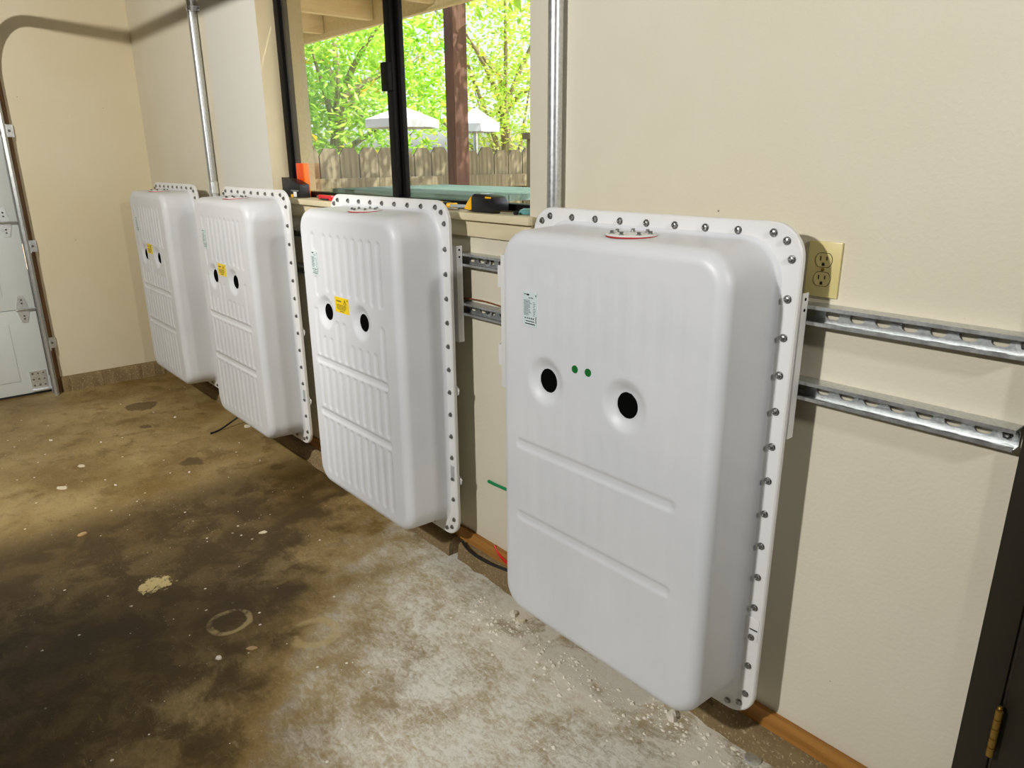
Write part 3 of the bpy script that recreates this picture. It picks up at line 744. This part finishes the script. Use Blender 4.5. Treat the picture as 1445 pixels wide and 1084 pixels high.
# ------------------------------------------------------------------ things on the sill (top at 1.292)
SZ = 1.2922
def sill_things():
    r = empty('tool_case', (-1.235, 0.030, SZ), label='open black plastic case on the left end of the window sill', cat='case')
    link('case_body', MB().prism([(-0.10, 0.0), (0.085, 0.0), (0.085, 0.058), (0.0, 0.078), (-0.10, 0.088)], 1, -0.022, 0.026).mesh('case', 35, 0.003), 'tool_black', r)
    link('case_label', MB().box(0.018, 0.050, -0.0235, -0.0221, 0.004, 0.026).mesh('clabel'), 'paper', r)
    link('case_latch', MB().box(-0.005, 0.075, -0.0245, -0.0221, 0.028, 0.034).mesh('clatch'), 'steel', r)
    link('case_foot', MB().box(-0.004, 0.014, -0.026, -0.0221, 0.0005, 0.014).mesh('cfoot'), 'tool_yellow', r)
    r = empty('orange_box', (-1.235, 0.068, SZ), label='tall narrow orange plastic box standing behind the black case', cat='box')
    link('box_body', MB().box(-0.042, 0.028, -0.010, 0.014, 0, 0.150).mesh('obox', 35, 0.002), 'orange', r)
    link('box_edge', MB().box(0.0285, 0.042, -0.010, 0.014, 0, 0.150).mesh('oedge', 35, 0.002), 'orange2', r)
    r = empty('utility_knife', (-0.89, 0.004, SZ), label='red utility knife lying on the window sill', cat='knife'); r.rotation_euler = (0, 0, R(-6))
    link('handle', MB().prism([(-0.075, -0.010), (-0.045, -0.013), (0.075, -0.010), (0.085, 0.0), (0.070, 0.011), (-0.05, 0.012), (-0.075, 0.006)], 2, 0.001, 0.021).mesh('khandle', 35, 0.004), 'tool_red', r)
    link('grip', MB().box(-0.04, 0.05, -0.0145, -0.0105, 0.0, 0.008).mesh('kgrip', 35, 0.001), 'tool_black', r)
    link('nose', MB().prism([(-0.105, -0.004), (-0.076, -0.009), (-0.076, 0.006), (-0.105, 0.004)], 2, 0.004, 0.016).mesh('knose'), 'steel', r)
    r = empty('pliers', (-0.02, 0.036, SZ), label='yellow and black handled pliers lying on the window sill', cat='pliers'); r.rotation_euler = (0, 0, R(8))
    for s in (-1, 1):
        pts = bez((-0.005, 0, 0.012), (-0.04, s*0.012, 0.013), (-0.09, s*0.024, 0.014), (-0.135, s*0.012, 0.014+0.004*s), 10)
        link('handle', MB().tube(pts, [0.006, 0.0075, 0.0085, 0.009, 0.009, 0.009, 0.009, 0.009, 0.009, 0.0085, 0.006], 10).mesh('phandle', 50), 'tool_yellow', r)
        link('handle_grip', MB().tube(pts[2:6], 0.0098, 10).mesh('pgrip', 50), 'tool_black', r)
        link('jaw', MB().prism([(-0.01, -s*0.012), (0.02, -s*0.011), (0.055, -s*0.003), (0.055, -s*0.0006), (0.0, -s*0.0006)], 2, 0.007, 0.017).mesh('pjaw'), 'steel', r)
    link('pivot', MB().lathe([(0.010, 0), (0.010, 0.016), (0.007, 0.018)], (0, 0, 0.003), (0, 0, 1), 16).mesh('ppivot', 35), 'tool_yellow', r)
    r = empty('tape_measure', (0.165, 0.020, SZ), label='black and yellow tape measure on the right part of the window sill', cat='tape measure')
    link('case_body', MB().prism([(-0.058, 0.002), (0.072, 0.0), (0.086, 0.006), (0.086, 0.030), (0.072, 0.050), (0.045, 0.056), (-0.02, 0.058), (-0.032, 0.053), (-0.036, 0.04), (-0.036, 0.010)], 1, -0.028, 0.028).mesh('tape', 40, 0.005), 'tool_black', r)
    link('yellow_nose', MB().prism([(-0.075, 0.008), (-0.0365, 0.004), (-0.0365, 0.050), (-0.050, 0.038), (-0.068, 0.020)], 1, -0.0275, 0.0275).mesh('tnose', 40, 0.003), 'tool_yellow', r)
    link('tape_hook', MB().box(-0.083, -0.0755, -0.010, 0.010, 0.002, 0.012).mesh('thook'), 'steel', r)
    link('top_badge', MB().box(-0.006, 0.030, -0.012, 0.012, 0.0572, 0.0592).mesh('tbadge'), 'label', r)
    link('side_stripe', MB().box(0.036, 0.066, -0.0284, -0.0278, 0.045, 0.050).mesh('tstripe'), 'tool_yellow', r)
    r = empty('drill_bit', (0.305, 0.002, SZ), label='small steel bit with black collar beside the tape measure', cat='drill bit'); r.rotation_euler = (0, 0, R(14))
    link('shank', MB().tube([(-0.03, 0, 0.006), (0.02, 0, 0.006)], 0.0055, 6).mesh('shank'), 'steel', r)
    link('collar', MB().tube([(0.02, 0, 0.006), (0.032, 0, 0.006)], 0.0062, 12).mesh('collar'), 'tool_black', r)
    o = link('glass_disc', MB().lathe([(0.026, 0), (0.028, 0.003), (0.024, 0.012), (0.012, 0.017)], (0, 0, 0), (0, 0, 1), 20).mesh('disc', 40), simple('teal_plastic', srgb(110, 170, 170), 0.15), None, (0.330, 0.055, SZ))
    tag(o, 'small teal domed cap at the right end of the sill', 'cap')
    o = link('steel_rod', MB().tube([(-0.03, 0.008, SZ+0.004), (0.055, -0.004, SZ+0.004)], 0.0035, 8).mesh('rod', 40), 'steel'); tag(o, 'thin steel rod lying beside the pliers', 'rod')
sill_things()

# ------------------------------------------------------------------ wires, cables, debris
def wire(name, pts, r, mat, label, cat='wire'):
    o = link(name, MB().tube(pts, r, 8).mesh(name, 60), mat); return tag(o, label, cat)
wire('cable', bez((-1.925, -0.290, 0.006), (-1.93, -0.22, 0.006), (-1.99, -0.18, 0.012), (-1.93, -0.06, 0.09), 14), 0.0052, 'black_rubber', 'black cable end curling out below the second battery unit', 'cable')
wire('cable', bez((0.066, -0.036, 0.079), (0.12, -0.060, 0.074), (0.22, -0.075, 0.074), (0.40, -0.030, 0.09), 14), 0.0055, 'black_rubber', 'black cable lying over the concrete curb left of the nearest unit', 'cable')
wire('ground_wire', bez((0.188, -0.004, 0.361), (0.22, -0.006, 0.361), (0.28, -0.008, 0.367), (0.40, -0.008, 0.372), 10), 0.0056, 'green_wire', 'green wire sticking out of the wall left of the nearest unit')
wire('red_wire', bez((0.225, -0.010, 0.122), (0.245, -0.014, 0.10), (0.275, -0.018, 0.086), (0.36, -0.02, 0.085), 10), 0.0050, 'red_wire', 'red wire near the baseboard left of the nearest unit')
wire('copper_wire', bez((0.06, -0.012, 1.002), (0.17, -0.012, 1.014), (0.20, -0.014, 1.012), (0.33, -0.014, 1.0025), 12), 0.0026, 'copper', 'thin copper-brown wire resting on the lower strut rail')
def chip(x, y, s, seed, mat, name='plaster_chip', label=None, cat='debris', group=None, th=0.004, asp=0.6, rz=None):
    rng = random.Random(seed); n = 7
    poly = [(s*math.cos(2*math.pi*i/n)*rng.uniform(0.65, 1.1), s*asp*math.sin(2*math.pi*i/n)*rng.uniform(0.6, 1.15)) for i in range(n)]
    m = MB(); v = [(a, b, 0) for a, b in poly]+[(a*0.86, b*0.86, th*rng.uniform(0.7, 1.3)) for a, b in poly]+[(0, 0, th*1.25)]
    f = [tuple(range(n-1, -1, -1))]+[(i, (i+1) % n, n+(i+1) % n, n+i) for i in range(n)]+[(n+i, n+(i+1) % n, 2*n) for i in range(n)]
    o = link(name, m.add(v, f).mesh(name), mat, None, (x, y, 0.0006), (0, 0, rz if rz is not None else rng.uniform(0, 6)))
    return tag(o, label, cat, group)
FL = (((-1.685, -1.055, 0.030), 'larger pale flake at the left edge of the lit floor'), ((-1.913, -0.931, 0.026), 'pale flake on the lit floor, farther of the pair at the left'),
      ((-0.648, -0.523, 0.018), 'lone pale flake on the dark floor in front of the ribbed unit'), ((-1.55, -0.86, 0.011), 'tiny white flake on the border of lit and dark floor'),
      ((-2.35, -0.35, 0.012), 'tiny white flake on the floor in front of the second battery unit'), ((-1.47, -0.55, 0.010), 'tiny white flake on the floor left of the black cable end'),
      ((-2.42, -0.98, 0.014), 'small white flake on the floor close to the garage door'), ((-2.2, -0.78, 0.010), 'tiny white flake in the middle of the lit floor'))
for i, ((x, y, s), lb) in enumerate(FL):
    chip(x, y, s, 20+i, 'chip' if i < 3 else 'chip_w', 'paint_flake', lb, 'flake', 'pale flakes on the brown floor')
chip(-1.124, -1.085, 0.022, 41, 'leaf_dry', 'dry_leaf', 'tan dry leaf on the dark floor at the left', 'leaf', None, 0.006)
chip(0.041, -0.846, 0.020, 42, 'leaf_dry', 'dry_leaf', 'reddish tan leaf scrap beside the ring marks on the floor', 'leaf', None, 0.002)
chip(0.452, -0.118, 0.024, 43, 'chip_w', 'plaster_chunk', 'white plaster chunk at the lower left corner of the nearest unit', 'plaster', None, 0.010)
chip(0.495, -0.125, 0.022, 44, 'chip', 'plaster_chunk', 'tan plaster chunk beside the white one below the nearest unit', 'plaster', None, 0.009)
chip(1.089, -0.100, 0.026, 45, 'chip_w', 'plaster_chunk', 'pale stone-like chunk under the lower right corner of the nearest unit', 'plaster', None, 0.014)
chip(-1.90, -0.095, 0.020, 46, 'chip_w', 'plaster_chunk', 'white scrap on the floor below the second battery unit', 'plaster', None, 0.010)
chip(0.02, -0.94, 0.016, 47, 'chip_w', 'plaster_chip', 'white crumb among scratches on the near floor', 'plaster', None, 0.004)
o = link('metal_cap', MB().lathe([(0.021, 0), (0.021, 0.004), (0.018, 0.006), (0.006, 0.006)], (0, 0, 0), (0, 0, 1), 24).mesh('cap', 35), 'galv_pale', None, (1.311, -0.062, 0.0005)); tag(o, 'round metal cap on the floor by the curb at lower right', 'cap')
def crumbs():
    rng = random.Random(77); m = MB()
    for _ in range(620):
        x = rng.uniform(0.30, 1.40); y = -0.065-abs(rng.gauss(0, 0.075))-0.06*(x < 1.0); s = rng.choice((0.002, 0.003, 0.003, 0.005, 0.008))*rng.uniform(0.7, 1.4)
        a = rng.uniform(0, 6); n = 5; h = s*rng.uniform(0.3, 0.8)
        v = [(x+s*math.cos(a+2*math.pi*i/n)*rng.uniform(0.6, 1.1), y+s*math.sin(a+2*math.pi*i/n)*rng.uniform(0.5, 1), 0.0004) for i in range(n)]+[(x, y, h)]
        m.add(v, [tuple(range(n-1, -1, -1))]+[(i, (i+1) % n, n) for i in range(n)])
    for _ in range(160):
        x = rng.uniform(-3.0, 1.2); y = rng.uniform(-1.4, -0.2); s = rng.choice((0.002, 0.003, 0.005)); n = 5; a = rng.uniform(0, 6)
        v = [(x+s*math.cos(a+2*math.pi*i/n), y+s*math.sin(a+2*math.pi*i/n), 0.0004) for i in range(n)]+[(x, y, s*0.5)]
        m.add(v, [tuple(range(n-1, -1, -1))]+[(i, (i+1) % n, n) for i in range(n)])
    tag(link('plaster_crumbs', m.mesh('crumbs'), 'chip_w'), 'white plaster crumbs scattered over the floor', 'debris', None, 'stuff')
crumbs()

# ------------------------------------------------------------------ outside
structure(bx('ground', 'dirt', None, -16, 14, WT+0.02, 16, -0.35, -0.15), 'garden ground beyond the window')
def eave():
    r = empty('trim_5', (-0.5, 0.6, 2.2)); structure(r, 'cream painted roof eave with rafter tails over the window')
    def b(n, *a): return bx(n, 'eave', r, a[0]+0.5, a[1]+0.5, a[2]-0.6, a[3]-0.6, a[4]-2.2, a[5]-2.2, bevel=0.003)
    b('fascia', -5.5, 2.5, 0.90, 0.935, 2.185, 2.34)
    for i in range(-4, 6):
        x = -1.93+i*0.60
        b('rafter', x-0.022, x+0.022, 0.19, 0.898, 2.21, 2.33)
    for k in range(5):
        y = 0.185+k*0.150; b('roof_board', -5.5, 2.5, y, y+0.146, 2.332, 2.35)
eave()
def fence():
    FX = -2.42
    r = empty('fence', (FX, 2.6, -0.15), label='weathered dog-eared picket fence in the garden behind the window', cat='fence')
    me = MB().prism([(-0.069, 0), (0.069, 0), (0.069, 1.63), (0.038, 1.675), (-0.038, 1.675), (-0.069, 1.63)], 0, -0.009, 0.009).mesh('picket')
    rng = random.Random(3)
    for i in range(34):
        link('picket', me, 'picket', r, (-0.02+rng.uniform(-0.003, 0.003), -2.35+i*0.1445, rng.uniform(-0.015, 0.015)), (0, 0, rng.uniform(-0.02, 0.02)))
    for z in (0.35, 1.40): link('fence_rail', MB().box(0.0, 0.036, -2.4, 2.55, z, z+0.09).mesh('rail'), 'picket', r)
    for y in (-2.2, 0.0, 2.2): link('fence_post', MB().box(0.036, 0.125, y, y+0.09, 0, 1.50).mesh('post'), 'picket', r)
fence()
o = empty('patio_post', (-1.72, 1.33, -0.15), label='red-brown timber post standing in the garden before the fence', cat='post')
link('post_shaft', MB().box(-0.046, 0.046, -0.050, 0.050, 0, 2.62).mesh('pshaft', 35, 0.006), 'redwood', o)
o = empty('grey_post', (-1.5, 1.80, -0.15), label='grey capped fence post at the right edge of the window view', cat='post')
link('post_shaft', MB().box(-0.05, 0.05, -0.06, 0.06, 0, 1.72).mesh('gshaft', 35, 0.004), 'picket', o)
link('post_cap', MB().box(-0.07, 0.07, -0.08, 0.08, 1.72, 1.76).mesh('gcap', 35, 0.004), 'picket', o)
def bench():
    r = empty('garden_bench', (-0.9, 0.72, -0.15), label='weathered teal potting bench outside below the window', cat='bench')
    for k in range(5): link('bench_board', MB().box(-0.62, 0.62, -0.36+k*0.145, -0.22+k*0.145, 1.44, 1.465).mesh('board'), 'teal_wood', r)
    for sx in (-0.56, 0.56):
        for sy in (-0.33, 0.33): link('leg', MB().box(sx-0.03, sx+0.03, sy-0.03, sy+0.03, 0, 1.44).mesh('leg'), 'teal_wood', r)
bench()
def reflection(x, y, z, rad, h, label, yaw):
    r = empty('reflection_canopy', (x, y, -0.15), label=label, cat='reflection', group='white shapes for glass reflections')
    r.rotation_euler = (0, 0, yaw)  # reflection in the window glass, built as a solid white canopy on a pole
    link('pole', MB().tube([(0, 0, 0), (0, 0, z+h+0.15)], 0.02, 10).mesh('upole', 40), 'steel', r)
    n = 6
    for k in range(n):
        a0, a1 = 2*math.pi*k/n, 2*math.pi*(k+1)/n
        t = (0, 0, z+h+0.15); p = (rad*math.cos(a0), rad*math.sin(a0), z+0.15); q = (rad*math.cos(a1), rad*math.sin(a1), z+0.15)
        v = [t, p, q, (t[0], t[1], t[2]-0.012), (p[0], p[1], p[2]-0.06), (q[0], q[1], q[2]-0.06)]
        link('reflection_panel', MB().add(v, [(0, 1, 2), (3, 5, 4), (1, 4, 5, 2), (0, 3, 4, 1), (0, 2, 5, 3)]).mesh('reflection_panel_mesh'), 'reflection_white', r)
        link('rib', MB().tube([(0, 0, z+h+0.125), (p[0]*0.97, p[1]*0.97, p[2]-0.03)], 0.008, 6).mesh('urib'), 'steel', r)
reflection(-2.98, 1.75, 1.745, 0.29, 0.10, 'white shape standing for a glass reflection left of the window mullion', 0.2)
reflection(-2.82, 2.33, 1.72, 0.20, 0.13, 'smaller white shape standing for a glass reflection beside the red-brown post', 0.6)

def tree(base, crown, rad, nclus, nleaf, mat, label, seed, yel=0.02):
    rng = random.Random(seed)
    r = empty('garden_tree', base, label=label, cat='tree', group='trees behind the fence')
    B = Vector(base); top = Vector(crown)-B
    trunk = bez((0, 0, 0), (0.1, 0.05, top.z*0.3), (top.x*0.4, top.y*0.4, top.z*0.5), (top.x*0.8, top.y*0.8, top.z*0.85), 8)
    link('trunk', MB().tube(trunk, [0.12-0.008*i for i in range(9)], 10).mesh('trunk', 60), 'bark', r)
    clusters = []
    for i in range(nclus):
        while True:
            p = Vector((rng.uniform(-1, 1), rng.uniform(-1, 1), rng.uniform(-1, 1)))
            if p.length < 1: break
        clusters.append(top+Vector((p.x*rad[0], p.y*rad[1], p.z*rad[2])))
    for c in rng.sample(clusters, min(16, nclus)):
        s = trunk[rng.randint(3, 8)]
        pts = bez(s, s.lerp(c, 0.3)+Vector((0, 0, 0.15)), s.lerp(c, 0.7)+Vector((rng.uniform(-.2, .2), rng.uniform(-.2, .2), 0)), c, 8)
        link('branch', MB().tube(pts, [0.040-0.0042*i for i in range(9)], 6).mesh('branch', 60), 'bark', r)
    for nm, mt, cnt in (('foliage', mat, nleaf), ('yellow_leaves', 'leaf_y', int(nleaf*yel))):
        v = []; f = []
        for _ in range(cnt):
            c = rng.choice(clusters); p = c+Vector((rng.gauss(0, 0.22), rng.gauss(0, 0.22), rng.gauss(0, 0.17)))
            d = Vector((rng.gauss(0, 1), rng.gauss(0, 1), rng.gauss(0, 0.6)-0.2)).normalized()
            s = d.cross(Vector((rng.gauss(0, .5), rng.gauss(0, .5), 1))).normalized(); nn = d.cross(s)
            L = rng.uniform(0.065, 0.115); W = L*rng.uniform(0.20, 0.27); k = len(v)
            v += [p, p+d*L*0.4+s*W+nn*0.008, p+d*L, p+d*L*0.4-s*W+nn*0.008, p+d*L*0.45-nn*0.004]
            f += [(k, k+1, k+4), (k+1, k+2, k+4), (k+2, k+3, k+4), (k+3, k, k+4)]
        me = bpy.data.meshes.new(nm); me.from_pydata([tuple(q) for q in v], [], f); me.update()
        o = link(nm, me, mt, r); o['kind'] = 'stuff'
tree((-5.0, 2.0, -0.15), (-4.75, 2.25, 2.35), (0.95, 1.0, 1.15), 55, 7000, 'leaf', 'bright green leafy tree in the middle of the window view', 1)
tree((-6.0, 5.4, -0.15), (-5.9, 5.2, 2.9), (1.5, 1.6, 1.7), 80, 9000, 'leaf2', 'yellow-green leafy tree at the right of the window view', 2)
tree((-9.6, 3.0, -0.15), (-9.2, 3.6, 2.9), (1.7, 1.9, 1.9), 60, 6500, 'leaf2', 'pale green tree farther back at the left of the window view', 3)
tree((-0.6, 3.6, -0.15), (-0.95, 2.25, 2.95), (0.95, 1.0, 0.72), 46, 3400, 'leaf', 'near leafy tree whose branches hang into the top of the window view', 4)
